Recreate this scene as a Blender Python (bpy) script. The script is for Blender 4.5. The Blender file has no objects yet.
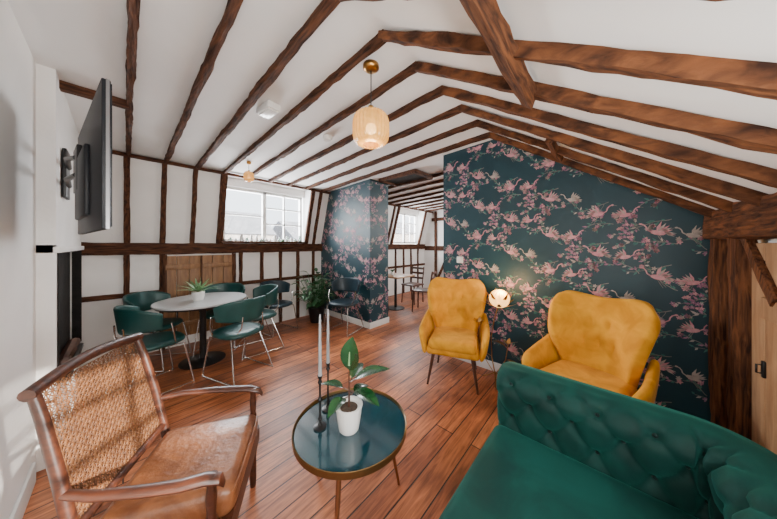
import bpy, bmesh, math, random
from mathutils import Vector, Matrix, noise
random.seed(7)
V=Vector
CH=1.4; F=240.0; HY=245.0
FW=V((.7417,.6706,0)); RT=V((.6706,-.7417,0))
def PZ(px,py,z):
    a=(px-388.5)/F; b=(HY-py)/F; d=(z-CH)/b
    return FW*d+RT*(a*d)+V((0,0,z))
def PD(px,py,d):
    a=(px-388.5)/F; b=(HY-py)/F
    return FW*d+RT*(a*d)+V((0,0,CH+b*d))
zl=lambda v:2.58-.036*(v-.884)
zr=lambda v:2.58+.676*(v-.884)

# ------------------------------------------------------------ materials
def mk(name,c1,c2=None,scale=6,rough=.5,metal=0,bump=0,bscale=40,stretch=(1,1,1),coat=0,sheen=0,sheenc=None,emit=None,estr=0,trans=0,alpha=1,lo=.35,hi=.65,spec=.5):
    m=bpy.data.materials.new(name); m.use_nodes=True
    nt=m.node_tree; N=nt.nodes; L=nt.links; p=N['Principled BSDF']
    p.inputs['Base Color'].default_value=(*c1,1)
    p.inputs['Roughness'].default_value=rough; p.inputs['Metallic'].default_value=metal
    p.inputs['Coat Weight'].default_value=coat; p.inputs['Coat Roughness'].default_value=.15
    p.inputs['Sheen Weight'].default_value=sheen
    p.inputs['Specular IOR Level'].default_value=spec
    if sheenc: p.inputs['Sheen Tint'].default_value=(*sheenc,1)
    p.inputs['Transmission Weight'].default_value=trans
    p.inputs['Alpha'].default_value=alpha
    if emit: p.inputs['Emission Color'].default_value=(*emit,1); p.inputs['Emission Strength'].default_value=estr
    tc=N.new('ShaderNodeTexCoord'); mp=N.new('ShaderNodeMapping'); mp.inputs['Scale'].default_value=stretch
    L.new(tc.outputs['Object'],mp.inputs['Vector'])
    if c2:
        n=N.new('ShaderNodeTexNoise'); n.inputs['Scale'].default_value=scale; n.inputs['Detail'].default_value=6
        n.inputs['Distortion'].default_value=.6
        L.new(mp.outputs[0],n.inputs['Vector'])
        r=N.new('ShaderNodeValToRGB'); r.color_ramp.elements[0].position=lo; r.color_ramp.elements[1].position=hi
        r.color_ramp.elements[0].color=(*c1,1); r.color_ramp.elements[1].color=(*c2,1)
        L.new(n.outputs['Fac'],r.inputs['Fac']); L.new(r.outputs['Color'],p.inputs['Base Color'])
    if bump:
        n2=N.new('ShaderNodeTexNoise'); n2.inputs['Scale'].default_value=bscale; n2.inputs['Detail'].default_value=5
        L.new(mp.outputs[0],n2.inputs['Vector'])
        bp=N.new('ShaderNodeBump'); bp.inputs['Strength'].default_value=bump; bp.inputs['Distance'].default_value=.01
        L.new(n2.outputs['Fac'],bp.inputs['Height']); L.new(bp.outputs['Normal'],p.inputs['Normal'])
    return m
WHITE=mk('white_plaster',(.86,.85,.83),(.80,.79,.77),scale=2,rough=.85,bump=.15,bscale=30)
CEIL=mk('ceiling_paint',(.88,.87,.855),(.83,.82,.805),scale=1.5,rough=.9,bump=.1,bscale=20)
def tim(n,st,c1=(.020,.008,.005),c2=(.145,.055,.024)): return mk(n,c1,c2,scale=6,stretch=st,rough=.8,bump=1.0,bscale=8,lo=.34,hi=.72,spec=.25)
TY=tim('old_timber_y',(8,1.1,8)); TZM=tim('old_timber_z',(8,8,1.1)); TX=tim('old_timber_x',(1.1,8,8)); TIMBER=TX
RC=((.030,.011,.006),(.215,.080,.030))
RY=tim('red_timber_y',(9,1.3,2.0),*RC); RX=tim('red_timber_x',(1.0,9,9),*RC); RZ=tim('red_timber_z',(11,11,.8),*RC)
PINE=mk('pine_door',(.46,.28,.15),(.33,.18,.09),scale=5,stretch=(6,6,1),rough=.5,bump=.2)
DARKIN=mk('mottled_black',(.008,.007,.007),(.02,.018,.016),scale=8,rough=.95,bump=.5)  # near-black mottle for the fireplace opening and the hatch panel
BLUE=mk('wallpaper_ground',(.0045,.034,.050),(.0065,.043,.061),scale=3,rough=.50)
WP=[mk('wp_pink',(.52,.19,.25),(.66,.35,.38),scale=30,rough=.6),
    mk('wp_mauve',(.24,.09,.18),(.40,.19,.28),scale=30,rough=.6),
    mk('wp_cream',(.50,.42,.38),(.34,.30,.28),scale=30,rough=.6),
    mk('wp_branch',(.13,.13,.12),(.25,.22,.20),scale=30,rough=.6),
    mk('wp_leaf',(.02,.13,.12),(.06,.19,.15),scale=30,rough=.6)]
TEAL=mk('teal_leather',(.004,.044,.044),(.008,.066,.062),scale=5,rough=.42,bump=.1,bscale=120)
DTEAL=mk('dark_teal_leather',(.004,.018,.028),(.006,.026,.04),scale=5,rough=.45)
STEEL=mk('brushed_steel',(.55,.55,.55),rough=.25,metal=1)
BLACK=mk('black_metal',(.012,.012,.013),rough=.4,metal=.3)
TVB=mk('tv_plastic',(.005,.006,.009),rough=.5,spec=.3)
TVE=mk('tv_bezel',(.25,.25,.26),rough=.3,metal=.8)
MUST=mk('mustard_velvet',(.55,.235,.008),(.74,.36,.020),scale=8,rough=.85,sheen=.2,sheenc=(1,.8,.35),bump=.08,bscale=150,spec=.2)
GREENV=mk('green_velvet',(.0,.015,.013),(.001,.042,.034),scale=4,rough=.75,sheen=.18,sheenc=(.05,.7,.55),bump=.05,bscale=200,spec=.25)
GREENB=mk('green_button',(.0,.010,.009),rough=.7,sheen=.1,spec=.2)
DWOOD=mk('dark_wood',(.05,.018,.010),(.10,.035,.018),scale=10,rough=.4,coat=.3)
RWOOD=mk('mahogany',(.075,.021,.009),(.030,.009,.005),scale=8,stretch=(1,6,6),rough=.4,coat=.15)
CANE=mk('cane',(.17,.068,.024),(.10,.038,.014),scale=30,rough=.55)
LEATH=mk('brown_leather',(.13,.042,.015),(.34,.125,.045),scale=7,rough=.38,coat=.12,bump=.35,bscale=50)
GOLD=mk('brass',(.50,.30,.11),rough=.28,metal=1)
COPPER=mk('copper_leg',(.26,.11,.05),rough=.35,metal=.8)
TTOP=mk('teal_enamel',(.003,.034,.050),(.004,.045,.060),scale=3,rough=.08,coat=1)
WTOP=mk('white_laminate',(.60,.62,.63),(.54,.56,.57),scale=3,rough=.2)
POT=mk('white_ceramic',(.82,.82,.80),rough=.3,coat=.3)
SOIL=mk('soil',(.04,.025,.015),(.08,.05,.03),scale=60,rough=.95,bump=.5)
LEAF=mk('rubber_leaf',(.004,.035,.011),(.012,.075,.020),scale=8,rough=.25,coat=.4)
LEAF2=mk('pale_leaf',(.10,.26,.09),(.24,.40,.20),scale=12,rough=.45)
LEAF3=mk('fern_leaf',(.012,.065,.022),(.04,.13,.045),scale=12,rough=.5)
CANDLE=mk('candle_wax',(.30,.31,.32),(.24,.25,.26),rough=.5)
PLAST=mk('white_plastic',(.78,.78,.76),rough=.4)
FRAMEW=mk('window_paint',(.74,.74,.72),rough=.4)
LINK=mk('lampshade_top',(.42,.22,.06),rough=.3,metal=1)
BULB=mk('bulb_glow',(1,.7,.35),emit=(1,.62,.25),estr=10)
SHADE=mk('amber_ribbed_glass',(.66,.36,.07),(.78,.46,.12),scale=20,rough=.12,coat=.6,emit=(1,.45,.08),estr=.42,alpha=.82)
PETAL=mk('amber_glass_globe',(.85,.50,.12),rough=.2,emit=(1,.52,.14),estr=3.0)
BUILD=mk('pale_brick',(.45,.40,.36),(.36,.32,.29),scale=3,rough=.9)
ROOFM=mk('slate_roof',(.32,.32,.35),(.22,.23,.25),scale=3,rough=.8)
GLASSW=mk('green_glass',(.5,.65,.6),rough=.1,trans=.7)
def glassmat():
    m=bpy.data.materials.new('window_glass'); m.use_nodes=True; nt=m.node_tree; N=nt.nodes
    N.remove(N['Principled BSDF']); t=N.new('ShaderNodeBsdfTransparent'); g=N.new('ShaderNodeBsdfGlossy'); g.inputs['Roughness'].default_value=.02
    x=N.new('ShaderNodeMixShader'); x.inputs[0].default_value=.06
    nt.links.new(t.outputs[0],x.inputs[1]); nt.links.new(g.outputs[0],x.inputs[2]); nt.links.new(x.outputs[0],N['Material Output'].inputs[0]); return m
GLASS=glassmat()
def floormat():
    m=bpy.data.materials.new('floor_boards'); m.use_nodes=True; nt=m.node_tree; N=nt.nodes; L=nt.links; p=N['Principled BSDF']
    tc=N.new('ShaderNodeTexCoord')
    br=N.new('ShaderNodeTexBrick'); br.offset=.37; br.inputs['Scale'].default_value=1
    br.inputs['Brick Width'].default_value=2.6; br.inputs['Row Height'].default_value=.14; br.inputs['Mortar Size'].default_value=.0046
    br.inputs['Mortar Smooth'].default_value=.3; br.inputs['Bias'].default_value=0
    br.inputs['Color1'].default_value=(.47,.165,.062,1); br.inputs['Color2'].default_value=(.25,.075,.030,1); br.inputs['Mortar'].default_value=(.015,.005,.003,1)
    L.new(tc.outputs['Object'],br.inputs['Vector'])
    mp=N.new('ShaderNodeMapping'); mp.inputs['Scale'].default_value=(1.2,14,1); L.new(tc.outputs['Object'],mp.inputs[0])
    n=N.new('ShaderNodeTexNoise'); n.inputs['Scale'].default_value=3; n.inputs['Detail'].default_value=8; n.inputs['Distortion'].default_value=1.2
    L.new(mp.outputs[0],n.inputs['Vector'])
    r=N.new('ShaderNodeValToRGB'); r.color_ramp.elements[0].position=.3; r.color_ramp.elements[0].color=(.40,.33,.28,1); r.color_ramp.elements[1].position=.68; r.color_ramp.elements[1].color=(1.4,1.35,1.3,1)
    L.new(n.outputs['Fac'],r.inputs['Fac'])
    mx=N.new('ShaderNodeMixRGB'); mx.blend_type='MULTIPLY'; mx.inputs[0].default_value=.9
    L.new(br.outputs['Color'],mx.inputs[1]); L.new(r.outputs['Color'],mx.inputs[2])
    n3=N.new('ShaderNodeTexNoise'); n3.inputs['Scale'].default_value=2.2; n3.inputs['Detail'].default_value=6; L.new(tc.outputs['Object'],n3.inputs['Vector'])
    r3=N.new('ShaderNodeValToRGB'); r3.color_ramp.elements[0].position=.36; r3.color_ramp.elements[0].color=(.60,.56,.54,1); r3.color_ramp.elements[1].position=.62; r3.color_ramp.elements[1].color=(1.3,1.32,1.35,1)
    L.new(n3.outputs['Fac'],r3.inputs['Fac'])
    m2=N.new('ShaderNodeMixRGB'); m2.blend_type='MULTIPLY'; m2.inputs[0].default_value=.9; L.new(mx.outputs[0],m2.inputs[1]); L.new(r3.outputs[0],m2.inputs[2])
    vo=N.new('ShaderNodeTexVoronoi'); vo.inputs['Scale'].default_value=3.3
    mk_=N.new('ShaderNodeMapping'); mk_.inputs['Scale'].default_value=(1,1.7,1); L.new(tc.outputs['Object'],mk_.inputs[0]); L.new(mk_.outputs[0],vo.inputs['Vector'])
    rk=N.new('ShaderNodeValToRGB'); rk.color_ramp.elements[0].position=.035; rk.color_ramp.elements[0].color=(.25,.2,.2,1); rk.color_ramp.elements[1].position=.075; rk.color_ramp.elements[1].color=(1,1,1,1)
    L.new(vo.outputs['Distance'],rk.inputs['Fac'])
    m3=N.new('ShaderNodeMixRGB'); m3.blend_type='MULTIPLY'; m3.inputs[0].default_value=.8; L.new(m2.outputs[0],m3.inputs[1]); L.new(rk.outputs[0],m3.inputs[2])
    L.new(m3.outputs[0],p.inputs['Base Color'])
    p.inputs['Roughness'].default_value=.42; p.inputs['Coat Weight'].default_value=.08; p.inputs['Coat Roughness'].default_value=.3
    bp=N.new('ShaderNodeBump'); bp.inputs['Strength'].default_value=.6; bp.inputs['Distance'].default_value=.005
    inv=N.new('ShaderNodeMath'); inv.operation='SUBTRACT'; inv.inputs[0].default_value=1; L.new(br.outputs['Fac'],inv.inputs[1])
    ad=N.new('ShaderNodeMath'); ad.operation='MULTIPLY_ADD'; ad.inputs[1].default_value=.35; L.new(n.outputs['Fac'],ad.inputs[0]); L.new(inv.outputs[0],ad.inputs[2])
    L.new(ad.outputs[0],bp.inputs['Height']); L.new(bp.outputs[0],p.inputs['Normal'])
    return m
FLOOR=floormat()

# ------------------------------------------------------------ builder
COL=bpy.context.scene.collection
def empty(name,loc=(0,0,0),rz=0):
    e=bpy.data.objects.new(name,None); COL.objects.link(e); e.location=loc; e.rotation_euler=(0,0,rz); e.empty_display_size=.1; return e
class B:
    def __init__(s): s.bm=bmesh.new()
    def merge(s,t,mi=0,M=None):
        if M is not None: bmesh.ops.transform(t,matrix=M,verts=t.verts)
        for f in t.faces: f.material_index=mi; f.smooth=True
        me=bpy.data.meshes.new('tmp'); t.to_mesh(me); t.free(); s.bm.from_mesh(me); bpy.data.meshes.remove(me)
    def box(s,c,size,mi=0,rot=(0,0,0),bev=0,seg=2):
        t=bmesh.new(); bmesh.ops.create_cube(t,size=1)
        bmesh.ops.scale(t,vec=size,verts=t.verts)
        if bev: bmesh.ops.bevel(t,geom=list(t.edges),offset=bev,segments=seg,profile=.5,affect='EDGES')
        from mathutils import Euler
        s.merge(t,mi,Matrix.Translation(c)@Euler(rot).to_matrix().to_4x4())
    def prism(s,pts,u0,u1,mi=0,axis='x'):
        t=bmesh.new()
        f=(lambda a,p:V((a,p[0],p[1]))) if axis=='x' else ((lambda a,p:V((p[0],a,p[1]))) if axis=='y' else (lambda a,p:V((p[0],p[1],a))))
        A=[t.verts.new(f(u0,p)) for p in pts]; Bv=[t.verts.new(f(u1,p)) for p in pts]
        t.faces.new(A); t.faces.new(Bv[::-1]); n=len(pts)
        for i in range(n): t.faces.new((A[i],Bv[i],Bv[(i+1)%n],A[(i+1)%n]))
        bmesh.ops.recalc_face_normals(t,faces=t.faces); s.merge(t,mi)
    def rings(s,R,mi=0,cap=True,closed=False):
        t=bmesh.new(); rv=[[t.verts.new(p) for p in r] for r in R]; n=len(R[0])
        m=len(R)
        for i in range(m if closed else m-1):
            a=rv[i]; b=rv[(i+1)%m]
            for j in range(n): t.faces.new((a[j],a[(j+1)%n],b[(j+1)%n],b[j]))
        if cap and not closed: t.faces.new(rv[0][::-1]); t.faces.new(rv[-1])
        bmesh.ops.recalc_face_normals(t,faces=t.faces); s.merge(t,mi)
    def tube(s,pts,r,mi=0,seg=10,closed=False):
        pts=[V(p) for p in pts]; n=len(pts); rr=r if isinstance(r,(list,tuple)) else [r]*n
        R=[]; prev=None
        for i in range(n):
            if closed: tg=pts[(i+1)%n]-pts[i-1]
            else: tg=pts[min(i+1,n-1)]-pts[max(i-1,0)]
            tg.normalize()
            if prev is None:
                up=V((0,0,1)) if abs(tg.z)<.9 else V((1,0,0)); a=tg.cross(up).normalized()
            else: a=(prev-tg*prev.dot(tg)).normalized()
            prev=a; b=tg.cross(a)
            R.append([pts[i]+(a*math.cos(k*2*math.pi/seg)+b*math.sin(k*2*math.pi/seg))*rr[i] for k in range(seg)])
        s.rings(R,mi,True,closed)
    def lathe(s,prof,c=(0,0,0),mi=0,seg=32,rib=0,nrib=0):
        R=[]
        for r,z in prof:
            R.append([V((c[0]+max(r,.0004)*(1+rib*math.cos(nrib*2*math.pi*k/seg))*math.cos(2*math.pi*k/seg),c[1]+max(r,.0004)*(1+rib*math.cos(nrib*2*math.pi*k/seg))*math.sin(2*math.pi*k/seg),c[2]+z)) for k in range(seg)])
        s.rings(R,mi)
    def beam(s,p1,p2,w,d,side,mi=0,n=8,jit=.004,seed=0):
        p1=V(p1);p2=V(p2);t=(p2-p1).normalized(); sd=V(side); sd=(sd-t*sd.dot(t)).normalized(); dn=t.cross(sd)
        n=max(n,int((p2-p1).length/.07)); R=[]
        for i in range(n+1):
            c=p1.lerp(p2,i/n); ring=[]
            for k,(a,b) in enumerate(((1,1),(1,.0),(1,-1),(0,-1),(-1,-1),(-1,0),(-1,1),(0,1))):
                j=noise.noise_vector(c*3+V((k*7.3,seed*3.1,0)))*jit+noise.noise_vector(c*13+V((k*5.3,seed*2.1,9)))*jit*.7
                q=.93 if (a and b) else 1
                ring.append(c+sd*(a*w/2*q)+dn*(b*d/2*q)+j)
            R.append(ring)
        s.rings(R,mi)
    def grid(s,func,nu,nv,mi=0):
        t=bmesh.new(); g=[[t.verts.new(func(i/nu,j/nv)) for j in range(nv+1)] for i in range(nu+1)]
        for i in range(nu):
            for j in range(nv): t.faces.new((g[i][j],g[i+1][j],g[i+1][j+1],g[i][j+1]))
        s.merge(t,mi)
    def sphere(s,c,r,mi=0,sc=(1,1,1),u=14,v=10):
        t=bmesh.new(); bmesh.ops.create_uvsphere(t,u_segments=u,v_segments=v,radius=r); bmesh.ops.scale(t,vec=sc,verts=t.verts)
        s.merge(t,mi,Matrix.Translation(c))
    def leaf(s,base,d,up,Ln,W,droop=.2,mi=0,n=8,fold=.25,shape=.8):
        base=V(base); d=V(d).normalized(); up=V(up); up=(up-d*up.dot(d)).normalized(); sd=d.cross(up)
        def f(i,j):
            t=i; x=(j-.5)*2; w=W/2*(math.sin(math.pi*min(1,max(0,t))**shape)**.8 if 0<t<1 else 0)+.0006
            return base+d*(Ln*t*(1-.15*droop*t))+up*(-droop*Ln*t*t+abs(x)*w*fold)+sd*(x*w)
        s.grid(f,n,4,mi)
    def obj(s,name,mats,parent=None,loc=(0,0,0),rz=0,ang=38,flat=False):
        me=bpy.data.meshes.new(name); s.bm.to_mesh(me); s.bm.free()
        for m in mats: me.materials.append(m)
        if not flat: me.set_sharp_from_angle(angle=math.radians(ang))
        o=bpy.data.objects.new(name,me); COL.objects.link(o); o.location=loc; o.rotation_euler=(0,0,rz)
        if parent: o.parent=parent
        return o
def mod_soft(o,thick=0,sub=1,off=0):
    if thick:
        m=o.modifiers.new('sol','SOLIDIFY'); m.thickness=thick; m.offset=off
    m=o.modifiers.new('sub','SUBSURF'); m.levels=sub; m.render_levels=sub

UW=2.77
U0,U1=-.36,6.6
# ------------------------------------------------------------ room shell
b=B(); b.box((3.1,1.9,-.05),(7.3,5.3,.1)); b.obj('floor',[FLOOR])
b=B(); b.prism([(-.7,zr(-.7)),(.884,2.58),(4.1,zl(4.1)),(4.55,zl(4.1)),(4.55,2.75),(.884,2.75),(-.7,zr(-.7)+.2)],-.5,6.75); b.obj('ceiling',[CEIL])
W1=(1.03,2.36); W2=(5.0,6.2)
b=B()
b.prism([(4.4,0),(4.5,0),(4.5,1.43),(4.4,1.43)],-.5,6.75)
SL=[(4.4,1.43),(4.1,2.464),(4.5,2.464),(4.5,1.43)]
for a,c in ((-.5,W1[0]-.03),(W1[1]+.03,W2[0]-.03),(W2[1]+.03,6.75)): b.prism(SL,a,c)
for w in (W1,W2): b.prism([(4.38,2.33),(4.5,2.33),(4.5,2.47),(4.38,2.47)],w[0]-.03,w[1]+.03)
b.obj('wall_left',[WHITE])
b=B()
b.box((-.43,1.95,1.35),(.14,5.2,2.7))
v0,v1=2.6,3.98
b.box((-.325,(v0+v1)/2,.21),(.075,v1-v0,.42)); b.box((-.325,(v0+v1)/2,2.0),(.075,v1-v0,1.3))
b.box((-.325,v0+.02,.9),(.075,.04,1.0)); b.box((-.325,v1-.03,.9),(.075,.06,1.0))
b.box((-.283,(v0+v1)/2,1.37),(.03,v1-v0+.02,.04),bev=.005)
b.box((-.355,(v0+v1)/2,.9),(.008,v1-v0-.06,.96),mi=1)
b.box((-.31,v1-.062,.9),(.06,.006,.94),mi=1); b.box((-.31,v0+.043,.9),(.06,.006,.94),mi=1); b.box((-.31,(v0+v1)/2,1.345),(.06,v1-v0-.08,.006),mi=1)
b.obj('wall_front',[WHITE,DARKIN])
b=B()
b.box((-.30,3.3,.44),(.09,.9,.03),bev=.005)
for i in range(5): b.tube([(-.31,2.95+i*.13,.50),(-.30,3.15+i*.13,.50+.03*(i%2))],.035,seg=8,mi=1)
b.obj('fireplace_logs',[BLACK,DWOOD])
W3=(-.25,1.05)
b=B()
b.box((.25,-.62,.46),(1.6,.1,.92)); b.box((.25,-.62,1.58),(1.6,.1,.10)); b.box((-.35,-.62,1.2),(.2,.1,.7)); b.box((4.0,-.66,.8),(5.9,.1,1.68))
b.obj('wall_right',[WHITE])
b=B(); b.prism([(-.7,0),(4.5,0),(4.5,2.5),(.884,2.7),(-.7,1.7)],U1,U1+.12); b.obj('wall_far',[WHITE])
b=B()
b.prism([(-.57,0),(1.55,0),(1.55,zl(1.55)),(.884,2.58),(-.57,zr(-.57))],UW,UW+.12)
b.prism([(2.92,0),(4.42,0),(4.42,1.4),(4.12,2.47),(2.92,zl(2.92))],UW,UW+.45)
wall=b.obj('wall_back',[BLUE])

# wallpaper motifs: blossom sprigs and long-necked birds
rnd=random.Random(31)
def make_tile(flip=1):
    polys=[]
    def ell(cx,cy,a,bb,ang,m,l,n=7):
        polys.append(([(cx+a*math.cos(t)*math.cos(ang)-bb*math.sin(t)*math.sin(ang),cy+a*math.cos(t)*math.sin(ang)+bb*math.sin(t)*math.cos(ang)) for t in [2*math.pi*k/n for k in range(n)]],m,l))
    def flower(cx,cy,r,m):
        a0=rnd.random()*6
        for k in range(5):
            a=a0+k*2*math.pi/5
            ell(cx+r*.55*math.cos(a),cy+r*.55*math.sin(a),r*.5,r*.30,a,m,3)
        ell(cx,cy,r*.2,r*.2,0,2,4,6)
    def leafp(x,y,ang,l,w,m=4,lay=2):
        polys.append(([(x,y),(x+l*.4*math.cos(ang)-w*math.sin(ang),y+l*.4*math.sin(ang)+w*math.cos(ang)),(x+l*math.cos(ang),y+l*math.sin(ang)),(x+l*.4*math.cos(ang)+w*math.sin(ang),y+l*.4*math.sin(ang)-w*math.cos(ang))],m,lay))
    def line(P,w,m,lay):
        for (x,y),(nx,ny) in zip(P,P[1:]):
            l=math.hypot(nx-x,ny-y) or 1; px,py=-(ny-y)/l*w,(nx-x)/l*w
            polys.append(([(x-px,y-py),(nx-px,ny-py),(nx+px,ny+py),(x+px,y+py)],m,lay))
    def branch(x,y,ang,ln,w,depth):
        n=int(ln/.016); curl=rnd.uniform(-2.4,2.4)
        for i in range(n):
            nx=x+.016*math.cos(ang); ny=y+.016*math.sin(ang); w2=w*(1-.5*i/n)
            line([(x,y),(nx,ny)],w2,3,1)
            x,y=nx,ny; ang+=curl*.016+rnd.uniform(-.28,.28)
            if rnd.random()<.55: leafp(x,y,ang+rnd.choice((-1,1))*rnd.uniform(.5,1.1),rnd.uniform(.022,.042),.007,rnd.choice((4,4,4,1,2)))
            if depth and rnd.random()<.18: branch(x,y,ang+rnd.choice((-1,1))*rnd.uniform(.5,1.1),rnd.uniform(.05,.09),w*.6,depth-1)
            if rnd.random()<.05: flower(x,y,rnd.uniform(.010,.016),rnd.choice((0,1,2)))
        if depth<2:
            for k in range(rnd.randint(2,4)): flower(x+rnd.uniform(-.018,.018),y+rnd.uniform(-.018,.018),rnd.uniform(.009,.017),rnd.choice((0,0,1,1,2)))
    def bird(bx,by,fl,s,m):
        X=lambda a,c:(bx+a*fl*s,by+c*s)
        ell(*X(0,0),.034*s,.015*s,.25*fl,m,5,10)
        line([X(.028,.006),X(.046,.020),X(.050,.038),X(.060,.052),X(.072,.056)],.0032*s,m,5); ell(*X(.074,.057),.008*s,.006*s,0,m,6,7)
        line([X(.080,.056),X(.098,.050)],.0016*s,3,6)
        for k in range(5):
            a=(1.9+.26*k); aa=a if fl>0 else math.pi-a
            leafp(*X(.006-.006*k,.006),aa,(.068-.006*k)*s,.008*s,(m,2)[k%2],6)
        for k in range(3):
            a=3.3+.22*k; aa=a if fl>0 else math.pi-a
            leafp(*X(-.028,0),aa,.048*s,.006*s,(2,m)[k%2],6)
        line([X(-.004,-.012),X(-.020,-.040),X(-.034,-.058)],.0014*s,3,5); line([X(.002,-.013),X(-.010,-.042),X(-.022,-.064)],.0014*s,3,5)
    branch(0,.05,.35,.30,.0032,2)
    branch(.03,.24,-.35,.26,.003,2)
    branch(.20,.16,1.1,.16,.0028,1)
    bird(.10,.14,flip,1.25,0); bird(.28,.29,-flip,1.05,0 if flip>0 else 2)
    return polys
tiles=[make_tile(1),make_tile(-1),make_tile(1)]
TW,TH=.35,.345
def paper(b,mapf,inside,s0,s1,z0,z1):
    i=0; s=s0-.2
    while s<s1+.1:
        z=z0-(.17 if i%2 else 0)-.3; j=0
        while z<z1+.1:
            tl=tiles[(i+j)%3]
            for pts,m,l in tl:
                P=[(s+x,z+y) for x,y in pts]
                if all(inside(*q) for q in P):
                    vs=[b.bm.verts.new(mapf(q[0],q[1],.0008+.0002*l)) for q in P]
                    f=b.bm.faces.new(vs); f.material_index=m
            z+=TH; j+=1
        s+=TW; i+=1
b=B()
paper(b,lambda s,z,o:V((UW-o,s,z)),lambda s,z:-.54<s<1.545 and z>.10 and z<(zr(s) if s<.884 else zl(s))-.01,-.55,1.55,.1,2.6)
paper(b,lambda s,z,o:V((UW-o,s,z)),lambda s,z:2.925<s<4.39 and z>.10 and z<2.46-(max(0,s-4.1)*3.4),2.92,4.4,.1,2.5)
paper(b,lambda s,z,o:V((s,2.92-o,z)),lambda s,z:UW+.003<s<UW+.445 and z>.10 and z<2.48,UW,UW+.45,.1,2.5)
o=b.obj('wallpaper_motifs',WP,parent=wall,flat=True)

b=B(); b.box((UW-.01,.5,.05),(.02,2.1,.10),bev=.004); b.box((UW+.06,1.56,.05),(.14,.02,.10),bev=.004); b.obj('baseboard_back',[FRAMEW])
b=B(); b.box((UW-.01,3.65,.05),(.02,1.48,.10),bev=.004); b.box((UW+.22,2.91,.05),(.48,.02,.10),bev=.004); b.obj('baseboard_column',[FRAMEW])
b=B(); b.box((-.352,1.0,.06),(.015,3.0,.12),bev=.004); b.obj('baseboard_front',[FRAMEW])

# ---------------------------------------------------------------- timbers
raf=[.03,.35,.66,.97,1.28,1.6,1.92,2.25,2.58]+[3.35+.36*i for i in range(9)]
def near(u,w): return w[0]-.05<u<w[1]+.05
for k,u in enumerate(raf):
    b=B(); D=.05
    wd=.038+.010*((k*7)%3)/2
    b.beam((u,.90,zl(.9)-D/2+.004),(u+.01,4.1,zl(4.1)-D/2+.004),wd,D,(1,0,0),n=14,seed=k,jit=.011)
    o=b.obj('rafter',[TY])
    if u<UW:
        b=B(); b.beam((u,.93,2.6-D/2),(u,-.58,zr(-.58)-D/2-.002),.044,.050,(1,0,0),n=10,seed=k+40,jit=.011); b.obj('rafter',[RY])
    if u<UW-.02 or u>3.3:
        b=B()
        if not near(u,W1) and not near(u,W2):
            b.beam((u,4.385,1.40),(u,4.09,2.45),.052,.045,(1,0,0),n=6,seed=k+80,jit=.008)
        if not(.36<u<1.17): b.beam((u,4.385,0),(u,4.385,1.30),.055,.035,(1,0,0),n=6,seed=k+120,jit=.008)
        if len(b.bm.verts): b.obj('wall_stud',[TZM])
for k,u in enumerate((W1[0]-.04,W1[1]+.05,W2[0]-.04,W2[1]+.05)):
    b=B(); b.beam((u,4.38,1.40),(u,4.085,2.46),.075,.05,(1,0,0),n=6,seed=k+160,jit=.006)
    b.prism([(4.11,2.44),(4.42,2.44),(4.42,1.42),(4.40,1.42)],u-.012,u+.012); b.obj('dormer_post',[TZM])
b=B(); b.beam((-.36,4.375,1.35),(UW,4.375,1.35),.05,.15,(0,1,0),n=16,jit=.010); b.obj('trim_1',[TX])
b=B(); b.beam((3.22,4.375,1.35),(6.6,4.375,1.35),.05,.15,(0,1,0),n=12,jit=.010); b.obj('trim_2',[TX])
b=B(); b.beam((-.36,4.38,.78),(.36,4.38,.78),.03,.06,(0,1,0),n=5); b.beam((1.2,4.38,.78),(UW,4.38,.78),.03,.06,(0,1,0),n=8); b.beam((3.22,4.38,.78),(6.6,4.38,.78),.03,.06,(0,1,0),n=8); b.obj('trim_3',[TX])
b=B(); b.beam((-.36,4.08,zl(4.08)-.03),(UW,4.08,zl(4.08)-.03),.04,.04,(0,1,0),n=14); b.beam((3.22,4.08,zl(4.08)-.03),(6.6,4.08,zl(4.08)-.03),.04,.04,(0,1,0),n=14); b.obj('trim_4',[TX])
b=B(); b.beam((-.36,2.75,zl(2.75)-.03),(.03,2.75,zl(2.75)-.03),.06,.06,(0,1,0),n=4); b.obj('ceiling_trimmer',[TX])
b=B(); b.beam((-.36,.27,zr(.27)-.065),(1.33,.27,zr(.27)-.065),.055,.065,(0,1,.676),n=10,seed=5,jit=.010); b.obj('purlin',[RX])
b=B(); b.beam((2.0,.29,zr(.29)-.045),(2.5,.29,zr(.29)-.045),.05,.04,(0,1,.676),n=4,seed=6,jit=.006); b.obj('purlin',[RX])
b=B()
b.beam((-.3,-.565,1.53),(UW,-.565,1.53),.11,.19,(0,1,0),n=14,jit=.016,seed=3)
b.obj('wall_plate_beam',[RX])
b=B()
b.beam((2.68,-.57,0),(2.68,-.57,1.46),.11,.08,(1,0,0),n=8,jit=.012,seed=9)
b.beam((2.36,-.575,0),(2.36,-.575,1.46),.10,.08,(1,0,0),n=8,jit=.012,seed=12)
b.beam((2.26,-.56,1.46),(1.93,-.56,1.14),.035,.055,(0,1,0),n=6,jit=.006,seed=15)
b.obj('timber_post_frame',[RZ])
b=B()
for i in range(7): b.box((1.28+.145*i,-.585,.71),(.14,.03,1.40),bev=.004)
b.box((1.64,-.565,.25),(.85,.02,.10),bev=.003); b.box((1.64,-.565,1.10),(.85,.02,.10),bev=.003)
b.box((2.07,-.565,.80),(.022,.012,.08),mi=1,bev=.004); b.tube([(2.07,-.56,.82),(2.07,-.545,.82),(2.07,-.545,.78),(2.07,-.56,.78)],.004,mi=1)
b.obj('door_2',[PINE,BLACK])
b=B()
for i in range(6): b.box((.425+.135*i,4.375,.69),(.130,.03,1.12),bev=.003)
b.beam((.375,4.37,.66),(.375,4.37,1.27),.04,.05,(1,0,0),mi=1,n=4); b.beam((1.18,4.37,0),(1.18,4.37,1.27),.05,.05,(1,0,0),mi=1,n=4)
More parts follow.
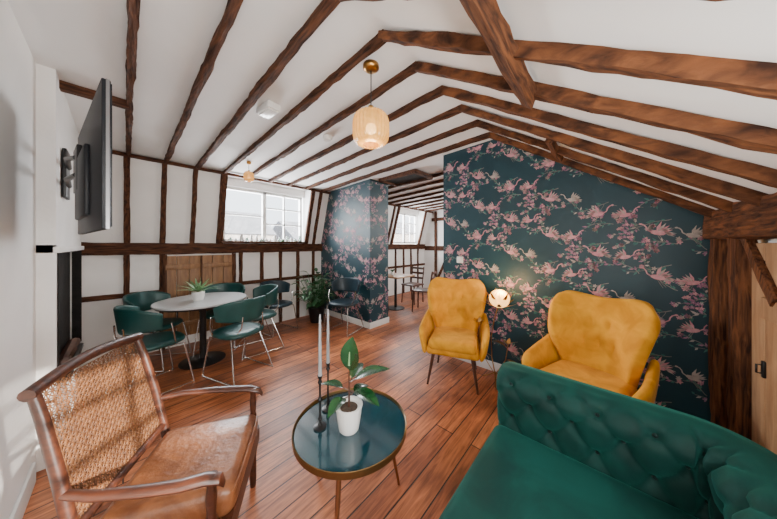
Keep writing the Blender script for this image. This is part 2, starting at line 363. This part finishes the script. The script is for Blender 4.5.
for x in (.56,.97): 
    b.box((x,4.352,1.10),(.36,.02,.07),bev=.003); b.box((x,4.352,.3),(.36,.02,.07),bev=.003)
b.box((.765,4.35,.69),(.018,.02,1.12),mi=1); b.sphere((.72,4.34,.75),.015,2); b.sphere((.81,4.34,.75),.015,2)
b.obj('door_1',[mk('pine_cupboard',(.28,.14,.055),(.18,.08,.03),scale=5,stretch=(6,6,1),rough=.5,bump=.2),TZM,BLACK])
b=B()
b.beam((6.58,0.5,1.3),(6.58,4.35,1.3),.03,.14,(1,0,0),n=10); b.beam((6.58,0.5,2.2),(6.58,4.1,2.2),.03,.10,(1,0,0),n=10)
for v in (1.6,2.2,2.8,3.4,3.95): b.beam((6.575,v,0),(6.575,v,2.45),.04,.08,(1,0,0),n=5)
b.beam((6.56,3.45,1.25),(6.56,3.9,.3),.03,.08,(1,0,0),n=5); b.beam((6.56,3.45,.3),(6.56,2.85,1.25),.03,.08,(1,0,0),n=5); b.beam((6.56,2.25,.3),(6.56,2.8,1.25),.03,.08,(1,0,0),n=5)
b.obj('far_timber_framing',[TZM])
hp=V((3.12,2.45,zl(2.5)-.03))
b=B()
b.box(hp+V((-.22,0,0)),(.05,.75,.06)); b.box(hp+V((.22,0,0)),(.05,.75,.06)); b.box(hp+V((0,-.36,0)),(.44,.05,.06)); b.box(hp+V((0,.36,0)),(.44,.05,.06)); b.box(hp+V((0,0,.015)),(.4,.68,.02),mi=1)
b.obj('ceiling_hatch',[TX,DARKIN])

# ------------------------------------------------------------ windows
def window(name,w,v,z0,z1,side=1,split=None):
    b=B(); u0,u1=w; t=.045
    b.box(((u0+u1)/2,v,z0+t/2),(u1-u0,.06,t),bev=.004); b.box(((u0+u1)/2,v,z1-t/2),(u1-u0,.06,t),bev=.004)
    for u in (u0+t/2,u1-t/2): b.box((u,v,(z0+z1)/2),(t,.06,z1-z0),bev=.004)
    sp=split or (u0+u1)/2
    b.box((sp,v,(z0+z1)/2),(.06,.06,z1-z0),bev=.004)
    mid=(sp+u1)/2
    b.box((mid,v,(z0+z1)/2),(.022,.04,z1-z0)); 
    for q in (.36,.68): b.box(((sp+u1)/2,v,z0+(z1-z0)*q),(u1-sp,.04,.022))
    b.box(((u0+sp)/2,v,z0+(z1-z0)*.5),(sp-u0,.035,.018))
    b.box(((u0+u1)/2,v+.01*side,(z0+z1)/2),(u1-u0-.02,.006,z1-z0-.02),mi=1)
    return b.obj(name,[FRAMEW,GLASS])
window('window_1',W1,4.45,1.45,2.33,split=1.66)
window('window_2',W2,4.45,1.45,2.33)
window('window_3',W3,-.62,.93,1.52,-1)
b=B(); b.box(((W1[0]+W1[1])/2,4.36,1.445),(1.40,.20,.03),bev=.004); b.obj('window_sill',[TX])
b=B(); r2=random.Random(4)
for i in range(16):
    u=1.12+i*.075; h=r2.uniform(.04,.12); r=r2.uniform(.018,.032)
    b.lathe([(0,0),(r,0),(r*1.05,h*.4),(r*.9,h*.8),(r*.6,h),(0,h)],(u,4.32+r2.uniform(-.02,.02),1.46),mi=r2.choice((0,0,1,2)),seg=12)
b.obj('sill_glassware_row',[GLASSW,POT,LEAF3])
b=B()
for x,w,h in ((-3,4,1.3),(2.5,5,1.9),(9,6,1.6),(16,7,2.3)):
    b.box((x,14,h-6),(w,4,12)); b.prism([(12-.2,h),(16.2,h),(14,h+1.2)],x-w/2,x+w/2,mi=1)
b.obj('neighbouring_houses',[BUILD,ROOFM])

# ------------------------------------------------------------ ceiling items
def pendant(name,c,sh,H,RS):
    b=B()
    b.lathe([(0,0),(.050*RS/.112,0),(.050*RS/.112,-.02),(.03*RS/.112,-.035),(0,-.035)],(0,0,0),mi=0)
    b.tube([(0,0,-.03),(0,0,sh+.03)],.0035,mi=1)
    q=RS/.112
    b.lathe([(0,.04*q),(.018*q,.04*q),(.022*q,.005),(.055*q,-.002),(0,-.006)],(0,0,sh),mi=0)
    prof=[(.045,0),(.070,-.003),(.090,-.012),(.104,-.030),(.111,-.055),(.113,-.085),(.112,-H+.06),(.107,-H+.035),(.095,-H+.014),(.075,-H+.003),(.05,-H)]
    PR=[(r*q,z) for r,z in prof]
    b.rings([[V((r*(1+.022*math.cos(k*math.pi/4))*math.cos(2*math.pi*k/224),r*(1+.022*math.cos(k*math.pi/4))*math.sin(2*math.pi*k/224),sh+z)) for k in range(224)] for r,z in PR],mi=2,cap=False)
    b.sphere((0,0,sh-H*.5),.034*q,3)
    b.obj(name,[LINK,BLACK,SHADE,BULB],loc=c,ang=120)
c=PD(371,60,1.50); zc=zl(c.y)-.050
ys=CH+(HY-113)/F*1.5; ye=CH+(HY-145)/F*1.5
pendant('pendant_lamp',(c.x,c.y,zc),ys-zc,ys-ye,.112)
pl=bpy.data.lights.new('pendant_bulb','POINT'); pl.energy=4; pl.color=(1,.7,.4); pl.shadow_soft_size=.05
po=bpy.data.objects.new('pendant_bulb',pl); COL.objects.link(po); po.location=(c.x,c.y,ye-.06)
pendant('pendant_lamp',(1.10,3.45,zl(3.45)-.002),-.13,.13,.06)
b=B(); b.box((0,0,-.03),(.11,.20,.055),bev=.012); b.box((0,0,-.062),(.08,.16,.012),bev=.004,mi=1)
b.obj('emergency_light',[PLAST,POT],loc=(.80,2.05,zl(2.05)+.002),rz=.1)
b=B(); b.lathe([(0,0),(.05,0),(.05,-.02),(.035,-.045),(0,-.045)]); b.obj('smoke_detector',[PLAST],loc=(1.43,2.15,zl(2.15)))
b=B(); b.box((0,0,0),(.012,.08,.08),bev=.003); b.box((-.008,0,0),(.008,.02,.035),bev=.002); b.obj('light_switch',[PLAST],loc=(UW-.006,1.32,1.22))

# ------------------------------------------------------------ TV
tv=empty('wall_mounted_television')
p1=V((-.045,1.48,0)); p2=V((-.175,2.42,0)); mid=(p1+p2)/2; an=math.atan2((p2-p1).y,(p2-p1).x); L=(p2-p1).length
b=B(); zc=1.765
b.box((0,0,0),(L,.026,.60),bev=.005,mi=0); b.box((0,-.015,0),(L-.02,.004,.58),mi=2)
b.box((.12,.02,-.05),(L*.5,.022,.34),bev=.008,mi=0); b.box((-L/2+.001,-.004,0),(.004,.010,.60),mi=1)
o=b.obj('panel',[TVB,TVE,TVB],parent=tv,loc=(mid.x,mid.y,zc),rz=an)
b=B()
b.box((-.272,2.85,1.90),(.02,.16,.34),bev=.004); b.tube([(-.26,2.85,1.95),(-.24,2.55,1.95),(-.18,2.25,1.90)],.014); b.tube([(-.26,2.85,1.82),(-.24,2.55,1.82),(-.18,2.25,1.80)],.014); b.box((-.175,2.25,1.83),(.02,.20,.25),bev=.004,rot=(0,0,.14))
b.obj('bracket',[BLACK],parent=tv)

# ------------------------------------------------------------ sofa
sf=empty('chesterfield_sofa')
PB=1.49; PA=-.40; VE=.455
def arc(cx,cy,r,a0,a1,n): return [(cx+r*math.cos(a0+(a1-a0)*i/n),cy+r*math.sin(a0+(a1-a0)*i/n)) for i in range(n+1)]
rc=.17
raw=[(PB,VE-.010*i) for i in range(0,int((VE-(PA+rc))/.010)+1)]
raw+=arc(PB-rc,PA+rc,rc,0,-math.pi/2,24)
raw+=[(PB-rc-.010*i,PA) for i in range(1,103)]
prof=[(.085,.10),(.085,.30),(.088,.50),(.100,.57),(.108,.63),(.090,.685),(.045,.716),(0,.726),(-.06,.718),(-.11,.692),(-.135,.655),(-.135,.62),(-.125,.58),(-.115,.53),(-.11,.49),(-.105,.45),(-.10,.40),(-.10,.34)]
pf=[]
for i in range(len(prof)-1):
    for q in range(4): t=q/4; pf.append((prof[i][0]*(1-t)+prof[i+1][0]*t,prof[i][1]*(1-t)+prof[i+1][1]*t))
pf.append(prof[-1])
arcl=[0]
for i in range(1,len(pf)): arcl.append(arcl[-1]+math.dist(pf[i],pf[i-1]))
t_start=arcl[31]
rings=[]; n=len(raw)
TL=.085; TP=.098
cum=[0]
for i in range(1,n): cum.append(cum[-1]+math.dist(raw[i],raw[i-1]))
for i,(x,y) in enumerate(raw):
    Ls=cum[i]
    a=raw[max(i-1,0)]; c=raw[min(i+1,n-1)]; tx,ty=c[0]-a[0],c[1]-a[1]; l=math.hypot(tx,ty); tx/=l;ty/=l
    nx,ny=-ty,tx
    e0=min(1,i/7); e1=min(1,(n-1-i)/7); e=math.sqrt(max(0,1-(1-min(e0,e1))**2)); sc=.55+.45*e
    ring=[]
    for k,(o_,z) in enumerate(pf):
        tt=arcl[k]-t_start; oo=o_; zz=z
        if tt>0:
            p=Ls/TL; q=tt/TP
            qv=abs(math.sin(math.pi*(p+q)*.5)*math.sin(math.pi*(p-q)*.5))
            p0=round(p); q0=round(q); dm=0
            for pi_ in (p0-1,p0,p0+1):
                for qi in (q0-1,q0,q0+1):
                    if (pi_+qi)%2==0 and qi>0: dm=max(dm,math.exp(-(((p-pi_)*TL)**2+((q-qi)*TP)**2)/.0006))
            d=.020*(min(1,qv*1.4))**.5-.008-.024*dm
            d*=min(1,tt/.05)*min(1,max(0,(arcl[-1]-arcl[k])/.04))
            if k<len(pf)-1:
                ax=pf[k+1][0]-pf[k-1][0]; az=pf[k+1][1]-pf[k-1][1]; ll=math.hypot(ax,az); 
                oo+=d*(az/ll); zz+=-d*(ax/ll)
        oo=oo*sc; zz=.45+(zz-.45)*(1-.12*(1-e))
        ring.append(V((x+nx*oo,y+ny*oo,zz)))
    ring.append(V((x-nx*.09*sc,y-ny*.09*sc,.10)))
    rings.append(ring)
b=B(); b.rings(rings,0,True)
o=b.obj('tufted_back_and_arm',[GREENV],parent=sf,ang=85)
b=B()
for p in range(0,int(cum[-1]/TL)+1):
    for q in range(1,6):
        if (p+q)%2: continue
        tgt=t_start+q*TP
        if tgt>arcl[-1]-.05: continue
        k=min(range(len(arcl)),key=lambda k:abs(arcl[k]-tgt)); i=min(range(n),key=lambda i:abs(cum[i]-p*TL))
        if i<8 or i>n-8: continue
        b.sphere(rings[i][k],.010,0,u=8,v=6)
b.obj('buttons',[GREENB],parent=sf)
b=B(); b.box(((.50+1.42)/2,.065,.21),(.92,.76,.22),bev=.02); 
for x,y in ((.58,.38),(.58,-.42),(1.42,.38),(1.42,-.42)): b.lathe([(0,0),(.022,0),(.03,.10),(0,.10)],(x,y,0),mi=1,seg=12)
b.obj('base',[GREENV,DWOOD],parent=sf)
b=B(); b.box((.93,.055,.365),(.94,.80,.13),bev=.045,seg=5)
b.tube([(.48,.435,.415),(1.36,.435,.415)],.006)
b.obj('seat_cushion',[GREENV],parent=sf)

# ------------------------------------------------------------ mustard armchairs
def armchair(loc,face,s=1.0):
    e=empty('wingback_armchair',loc,math.atan2(face[1],face[0])); e.scale=(s,s,s)
    BT=((-.40,.42),(0,.42),(.40,.42),(-.2,.66),(.2,.66))
    def back(i,j):
        sx=(i-.5)*2; t=j
        w=.205+.125*min(1,t/.80)**1.2
        if t>.84: w*=1-.14*((t-.84)/.16)**2.2
        z=.38+.63*t+.050*abs(sx)**1.6*t**3-.065*abs(sx)**8*t**2
        x=-.19-.13*t
        wing=.04+.16*math.exp(-((t-.55)/.36)**2)
        x+=wing*abs(sx)**2.4
        for (bx,bz) in BT: x-=.032*math.exp(-((sx-bx)**2/.012+(t-bz)**2/.005))
        return V((x,sx*w,z))
    b=B(); b.grid(back,34,28); o=b.obj('backrest',[MUST],parent=e); mod_soft(o,.070,1)
    b=B()
    for (bx,bz) in BT:
        p=back((bx+1)/2,bz); b.sphere(p+V((.037,0,0)),.011,sc=(.6,1,1),u=10,v=8)
    b.obj('buttons',[MUST],parent=e)
    for sg,nm in ((1,'left_arm'),(-1,'right_arm')):
        R=[]
        N_=14
        for i in range(N_+1):
            t=i/N_; x=-.22+.50*t; zt=.68-.13*t-.02*math.sin(math.pi*t)
            if t>.8: zt-=.05*((t-.8)/.2)**2
            y=sg*(.260+.028*math.sin(math.pi*t*.9)); zb=.31; h=(zt-zb); w=.034*(1 if t<.85 else math.sqrt(max(.08,1-((t-.85)/.155)**2)))
            ring=[]
            for k in range(16):
                a=2*math.pi*k/16; cy=math.cos(a); cs=math.sin(a)
                yy=math.copysign(abs(cy)**.7,cy)*w; zz=math.copysign(abs(cs)**.6,cs)*h/2
                ring.append(V((x,y+yy+sg*.045*((zz/h)+.5),zb+h/2+zz)))
            R.append(ring)
        b=B(); b.rings(R); o=b.obj(nm,[MUST],parent=e,ang=80); mod_soft(o,0,1)
    b=B(); b.box((.02,0,.350),(.50,.52,.08),bev=.032,seg=4); b.obj('seat_frame',[MUST],parent=e)
    b=B(); b.box((.06,0,.425),(.50,.47,.11),bev=.048,seg=5); b.obj('seat_cushion',[MUST],parent=e)
    b=B()
    for x,y in ((.20,.19),(.20,-.19),(-.18,.17),(-.18,-.17)):
        b.tube([(x,y,.32),(x*1.30,y*1.28,0)],[.019,.010],seg=10)
    b.obj('legs',[DWOOD],parent=e)
    return e
armchair((2.38,1.20,0),(-.93,-.36),.98)
armchair((2.24,.105,0),(-.93,.30),.98)

# ------------------------------------------------------------ cane armchair
cc=empty('cane_lounge_chair',(.235,1.36,0),math.atan2(-.50,.86))
b=B()
HB=.235
def post(sg): return [(-.22,sg*.25,.28),(-.25,sg*.25,.45),(-.285,sg*.247,.65),(-.33,sg*.240,.85),(-.355,sg*HB,.935)]
for sg in (1,-1):
    y=sg*.25
    b.tube(post(sg),[.018,.019,.018,.016,.015]); b.tube([(-.20,y,.32),(-.27,y,.15),(-.32,y,0)],[.022,.018,.014])
    A=[(-.28,y,.605),(-.18,y+sg*.03,.600),(-.05,y+sg*.04,.585),(.05,y+sg*.04,.572),(.12,y+sg*.03,.566),(.165,y+sg*.025,.548),(.175,y+sg*.022,.525)]
    if sg>0: A=[(p[0]*1.0+.03*(i/6),p[1],p[2]) for i,p in enumerate(A)]
    R=[]
    for i,p in enumerate(A):
        w=[.014,.018,.022,.024,.026,.022,.012][i]; h=[.013,.013,.014,.015,.016,.016,.010][i]
        R.append([V(p)+V((0,math.cos(k*math.pi/6)*w,math.sin(k*math.pi/6)*h)) for k in range(12)])
    b.rings(R)
    P=[(r,z*.95) for r,z in ((0,0),(.014,0),(.018,.06),(.016,.20),(.024,.24),(.024,.36),(.016,.38),(.022,.42),(.014,.45),(.018,.52),(.014,.56),(.020,.60),(0,.60))]
    b.lathe(P,(.135+(.02 if sg>0 else 0),y+sg*.024,0),seg=14)
top=[(-.355-.022*math.cos(math.pi*k/2),(HB+.018)*k,.935+.022*math.cos(math.pi*k/2)) for k in [i/6-1 for i in range(13)]]
b.tube(top,.020)
bot=[(-.255,.25*k,.47) for k in (-1,0,1)]; b.tube(bot,.016)
b.box((-.03,0,.31),(.40,.50,.07),bev=.012); b.beam((.165,-.27,.31),(.165,.27,.31),.05,.09,(1,0,0),jit=0)
b.tube([(-.26,-.25,.16),(.14,-.27,.16)],.011); b.tube([(-.26,.25,.16),(.15,.27,.16)],.011)
b.obj('frame',[RWOOD],parent=cc)
b=B()
def cn(i,j):
    t=j; y=(i-.5)*(.49-.025*t); z=.475+t*.455; x=-.258-.100*t-.018*math.sin(math.pi*t)*math.cos((i-.5)*math.pi)-.005*t
    return V((x,y,z))
b.grid(cn,22,20)
bmesh.ops.poke(b.bm,faces=b.bm.faces[:])
o=b.obj('cane_panel',[CANE],parent=cc); m=o.modifiers.new('w','WIREFRAME'); m.thickness=.0042; m.use_boundary=True
b=B()
b.box((-.02,0,.400),(.43,.47,.115),bev=.045,seg=6)
b.tube([(.185,-.215,.43),(.196,-.15,.435),(.196,.15,.435),(.185,.215,.43)],.006)
for v in b.bm.verts:
    if v.co.z>.43: v.co.z+=.02*math.cos(v.co.x*5)*math.cos(v.co.y*5)+.004*noise.noise(v.co*14)
b.obj('leather_cushion',[LEATH],parent=cc,ang=80)

# ------------------------------------------------------------ side table with plant and candlesticks
TC=V((.823,1.013,0)); TZ=.45; RR=.295
b=B()
b.lathe([(0,TZ-.022),(RR-.012,TZ-.022),(RR-.006,TZ-.008),(RR-.008,TZ-.006),(0,TZ-.006)],mi=0,seg=72)
b.lathe([(RR-.006,TZ-.026),(RR,TZ-.026),(RR+.003,TZ+.006),(RR,TZ+.008),(RR-.004,TZ-.003),(RR-.006,TZ-.026)],mi=1,seg=72)
for k in range(3):
    a=math.radians(-140+120*k-4); 
    b.tube([(.20*math.cos(a),.20*math.sin(a),TZ-.02),(.285*math.cos(a),.285*math.sin(a),0)],[.014,.008],mi=2)
b.tube([(.22*math.cos(a),.22*math.sin(a),TZ-.03) for a in [2*math.pi*k/40 for k in range(40)]],.005,mi=2,closed=True)
b.obj('side_table',[TTOP,mk('dark_brass_rim',(.22,.13,.05),rough=.35,metal=.9),COPPER],loc=TC)
TS=TZ-.005
pc=PZ(349,429,TS)
b=B()
prof=[(.0,0),(.046,0),(.050,.006),(.056,.04),(.062,.08),(.066,.115),(.069,.118),(.070,.130),(.064,.131),(.060,.115),(0,.112)]
b.lathe(prof,mi=0,seg=72,rib=.012,nrib=24); b.lathe([(0,.112),(.060,.113),(0,.118)],mi=1,seg=24)
b.tube([(0,0,.11),(.004,.003,.20),(.0,.0,.27),(.004,0,.33)],[.006,.005,.004,.002],mi=2)
cr=RT; cf=FW
for (bz,dx,dy,dz,Ln,W,dr) in ((.27,.10,-.05,1.0,.18,.11,.0),(.24,.95,.1,.50,.19,.095,.25),(.20,.75,-.4,.12,.15,.085,.35),(.20,-.85,.1,.35,.12,.06,.3),(.17,-.4,-.7,.2,.12,.07,.45),(.23,.25,.8,.4,.14,.07,.3),(.17,.5,.6,.15,.12,.065,.4)):
    d=cr*dx+cf*dy+V((0,0,dz)); st=V((0,0,bz)); en=st+d.normalized()*.035
    b.tube([st,en],.0028,mi=2,seg=6); upv=V((0,0,1)) if abs(dz)<.8 else -cf-cr*.4+V((0,0,.2))
    b.leaf(en,d,upv,Ln,W,dr,mi=3,n=10,fold=.28,shape=.85)
b.tube([(0,0,.33),(.002,-.004,.40),(.006,-.006,.43)],[.006,.005,.001],mi=4,seg=8)
b.obj('potted_rubber_plant',[POT,SOIL,DWOOD,LEAF,LEAF2],loc=pc)
for (x,y,hh,ch) in ((320,427,.27,.32),(328,409,.27,.31)):
    b=B()
    b.lathe([(0,0),(.034,0),(.034,.006),(.012,.012),(.006,.03),(.012,.045),(.006,.06),(.005,hh*.5),(.012,hh*.5+.012),(.005,hh*.5+.024),(.005,hh-.05),(.012,hh-.035),(.007,hh-.02),(.014,hh),(.011,hh),(0,hh-.004)],mi=0,seg=20)
    b.lathe([(0,hh-.005),(.010,hh-.005),(.0065,hh+ch*.9),(.004,hh+ch),(0,hh+ch)],mi=1,seg=14); b.tube([(0,0,hh+ch),(.001,0,hh+ch+.01)],.001,mi=0,seg=6)
    b.obj('candlestick',[BLACK,CANDLE],loc=PZ(x,y,TS))

# ------------------------------------------------------------ dining set
DT=PZ(203,360,0)
b=B()
b.lathe([(0,.715),(.44,.715),(.452,.722),(.455,.735),(.45,.742),(0,.742)],mi=0,seg=64); b.lathe([(0,.700),(.43,.700),(.443,.716),(0,.716)],mi=1,seg=64)
b.lathe([(0,0),(.23,0),(.23,.008),(.06,.02),(.035,.04),(.032,.66),(.05,.69),(.16,.70),(0,.70)],mi=1,seg=32)
b.obj('round_dining_table',[WTOP,BLACK],loc=DT)
def dchair(loc,face,mt=TEAL,s=1.0):
    e=empty('dining_chair',(loc[0],loc[1],0),math.atan2(face[1],face[0])); e.scale=(s,s,s)
    b=B()
    R=[]
    for r,z in ((.01,.425),(.20,.425),(.225,.44),(.23,.455),(.215,.475),(.15,.482),(.01,.478)):
        R.append([V((r*math.copysign(abs(math.cos(a))**.75,math.cos(a))*1.0,r*math.copysign(abs(math.sin(a))**.75,math.sin(a)),z)) for a in [2*math.pi*k/32 for k in range(32)]])
    b.rings(R); b.obj('seat',[mt],parent=e,ang=70)
    def bk(i,j):
        a=math.radians(180+(i-.5)*2*80); q=abs(2*i-1); h=.25*(1-.40*q**2.2); r=.255+.03*j
        return V((.03+r*math.cos(a)*.98,r*math.sin(a)*.98,.585+(j*h)+.03*q))
    b=B(); b.grid(bk,24,6); o=b.obj('backrest',[mt],parent=e); mod_soft(o,.026,1)
    b=B()
    for sg in (1,-1):
        b.tube([(.24,sg*.235,0),(.17,sg*.20,.42),(-.12,sg*.16,.425),(-.27,sg*.22,0)],.0075,seg=8)
        b.tube([(.10,sg*.20,.425),(.07,sg*.255,.55),(.05,sg*.258,.66)],.007,seg=8)
        b.tube([(-.15,sg*.14,.43),(-.23,sg*.12,.55),(-.235,sg*.11,.66)],.007,seg=8)
        b.tube([(.24,sg*.235,.008),(-.27,sg*.22,.008)],.0065,seg=8)
    b.obj('legs',[STEEL],parent=e)
    return e
dchair((.26,3.95),(.75,-.6)); 
dchair((.20,3.30),(1,.25))
dchair((.86,3.02),(-.30,.95))
dchair((1.22,3.50),(-1,.05))
dchair((.93,3.98),(-.55,-.85))
dchair((1.70,4.00),(.2,-1),DTEAL,.95)
dchair((2.44,3.20),(-1,-.3),DTEAL)
b=B()
b.lathe([(0,0),(.05,0),(.062,.05),(.066,.10),(.060,.105),(0,.095)],mi=0,seg=28)
for k in range(26):
    a=k*2.399; el=.35+.8*(k/26); d=V((math.cos(a)*math.cos(el),math.sin(a)*math.cos(el),math.sin(el)))
    b.leaf((0,0,.095),d,(0,0,1) if el<1 else (1,0,0),.24-.04*(k/26),.028,.30*(1-k/30),mi=1,n=8,shape=.6)
b.obj('potted_spider_plant',[POT,LEAF2],loc=(DT.x-.05,DT.y-.02,.742))
pp=(2.38,3.93,0)
b=B(); b.lathe([(0,0),(.11,0),(.15,.26),(.155,.28),(.14,.28),(0,.25)],mi=0,seg=28)
r3=random.Random(9)
for k in range(130):
    a=r3.uniform(0,6.28); el=r3.uniform(.45,1.5); d=V((math.cos(a)*math.cos(el),math.sin(a)*math.cos(el),math.sin(el)))
    st=V((0,0,.25)); ln=r3.uniform(.15,.66); mid=st+d*ln
    mid.y=max(-.24,min(mid.y,4.22-pp[1])); mid.x=min(mid.x,2.60-pp[0]); mid.x=max(mid.x,-.24)
    b.tube([st,mid],.004,mi=1,seg=5); dd=V((d.x,d.y,d.z*.3-.1))
    dd.y=max(-.2,min(dd.y,.25)); dd.x=max(-.3,min(dd.x,.3))
    b.leaf(mid,dd,(0,0,1),r3.uniform(.11,.15),r3.uniform(.06,.10),.5,mi=1,n=6)
b.obj('potted_foliage_plant',[BLACK,LEAF3],loc=pp)

# ------------------------------------------------------------ flower floor lamp
lb=V((2.56,.84,0))
b=B()
for k in range(3):
    a=math.radians(200+120*k); b.tube([(0,0,.10),(.05*math.cos(a),.05*math.sin(a),.055),(.13*math.cos(a),.13*math.sin(a),.006)],.006,mi=0,seg=8)
b.tube([(0,0,.07),(-.01,.03,.25),(.0,.04,.45),(-.02,.0,.65),(-.05,-.05,.80)],.006,mi=0,seg=8)
b.tube([(0,0,.07),(-.02,.12,.25),(-.05,.16,.48),(-.10,.13,.60)],.004,mi=0,seg=8)
b.tube([(0,0,.07),(0,-.10,.25),(-.02,-.13,.42)],.004,mi=0,seg=8)
for base,d,Ln in (((-.01,.03,.25),(-.4,.7,.6),.20),((-.0,.04,.4),(-.3,-.8,.5),.18),((-.02,.12,.25),(-.2,.9,.3),.16),((0,-.10,.25),(-.3,-.8,.4),.16)):
    b.leaf(base,d,(0,0,1),Ln,.045,.5,mi=0,n=8)
hc=V((-.06,-.06,.87))
R=[]
for i in range(15):
    th=math.pi*(i+.3)/15.0; r=.090*math.sin(th); z=-.090*math.cos(th)
    R.append([hc+V((r*(1+.05*math.cos(k*math.pi/2))*math.cos(2*math.pi*k/64),r*(1+.05*math.cos(k*math.pi/2))*math.sin(2*math.pi*k/64),z)) for k in range(64)])
b.rings(R,1)
for k in range(11):
    a=2*math.pi*k/11; d=V((math.cos(a),math.sin(a),.75 if k%2 else .15))
    b.leaf(hc+V((0,0,-.088)),d,(0,0,1),.21 if k%2 else .18,.045,-.25,mi=0,n=6)
for p in ((-.10,.13,.60),(-.02,-.13,.42)):
    for k in range(6):
        a=k*1.047; b.leaf(p,(math.cos(a)*.6-.3,math.sin(a)*.6,.5),(0,0,1),.07,.035,.2,mi=0,n=5)
b.obj('flower_floor_lamp',[GOLD,PETAL],loc=lb)
pl=bpy.data.lights.new('flower_lamp_bulb','POINT'); pl.energy=9; pl.color=(1,.64,.28); pl.shadow_soft_size=.03
po=bpy.data.objects.new('flower_lamp_bulb',pl); COL.objects.link(po); po.location=lb+hc+V((-.06,-.05,.12))

# ------------------------------------------------------------ far room furniture
def wood_chair(loc,face):
    b=B()
    b.box((0,0,.44),(.40,.40,.035),bev=.01)
    for x,y in ((.17,.17),(.17,-.17)): b.tube([(x,y,.43),(x*1.1,y*1.1,0)],[.018,.013])
    for y in (.17,-.17): b.tube([(-.20,y,0),(-.17,y,.44),(-.24,y,.86)],.016)
    for z in (.58,.70,.82): b.box((-.20-.04*(z-.5)/.4,0,z),(.018,.34,.05),bev=.005)
    b.obj('wooden_chair',[DWOOD],loc=(loc[0],loc[1],0),rz=math.atan2(face[1],face[0]))
b=B(); b.box((0,0,.72),(.62,.62,.03),bev=.008); b.lathe([(0,0),(.2,0),(.2,.015),(.03,.03),(.028,.70),(0,.70)],mi=1)
b.obj('cafe_table',[PINE,BLACK],loc=(4.05,3.45,0))
wood_chair((4.30,2.88),(-.3,1)); wood_chair((3.60,3.62),(1,-.1)); wood_chair((4.75,3.50),(-1,0))
b=B(); b.lathe([(0,0),(.03,0),(.035,.07),(0,.065)],seg=16)
for k in range(9):
    a=k*2.4; b.leaf((0,0,.06),(math.cos(a)*.6,math.sin(a)*.6,.8),(0,0,1),.12,.03,.3,mi=1,n=5)
b.obj('table_posy',[POT,LEAF3],loc=(4.0,3.5,.735))

# ------------------------------------------------------------ lights & world
def area(name,loc,direc,sx,sy,e,col=(1,1,1)):
    l=bpy.data.lights.new(name,'AREA'); l.shape='RECTANGLE'; l.size=sx; l.size_y=sy; l.energy=e; l.color=col
    o=bpy.data.objects.new(name,l); COL.objects.link(o); o.location=loc; o.rotation_euler=V(direc).to_track_quat('-Z','Y').to_euler(); return o
area('window_daylight_1',(1.7,4.62,1.95),(0,-1,-.15),1.3,.85,145,(.95,.97,1))
area('window_daylight_2',(5.6,4.62,1.95),(0,-1,-.15),1.2,.85,110,(.95,.97,1))
area('window_daylight_3',(.40,-.54,1.22),(0,1,.25),1.2,.5,38,(1,.96,.90))
area('camera_side_fill',(-.12,-.22,1.70),(.45,.85,.05),.5,.3,17,(1,.97,.93))  # added fill behind the camera for flat frontal light; no roof window there
area('far_room_fill',(5.0,1.2,2.0),(-.2,1,-.1),1.5,.8,60,(1,.98,.95))  # added unseen fill inside the far room, not at a window
s=bpy.data.lights.new('sun','SUN'); s.energy=26; s.angle=.02; s.color=(1,.93,.82); so=bpy.data.objects.new('sun',s); COL.objects.link(so)
so.rotation_euler=V((-.9,2.9,-.75)).to_track_quat('-Z','Y').to_euler()
w=bpy.data.worlds.new('World'); bpy.context.scene.world=w; w.use_nodes=True; nt=w.node_tree
bg=nt.nodes['Background']; bg.inputs['Color'].default_value=(.84,.92,1,1); bg.inputs['Strength'].default_value=4.5

cam=bpy.data.cameras.new('camera'); co=bpy.data.objects.new('camera',cam); COL.objects.link(co)
co.location=(0,0,CH); co.rotation_euler=(math.radians(90),0,math.atan2(FW.y,FW.x)-math.pi/2)
cam.sensor_width=36; cam.lens=F/777*36; cam.shift_y=-(259.5-HY)/777; cam.clip_start=.02
bpy.context.scene.camera=co
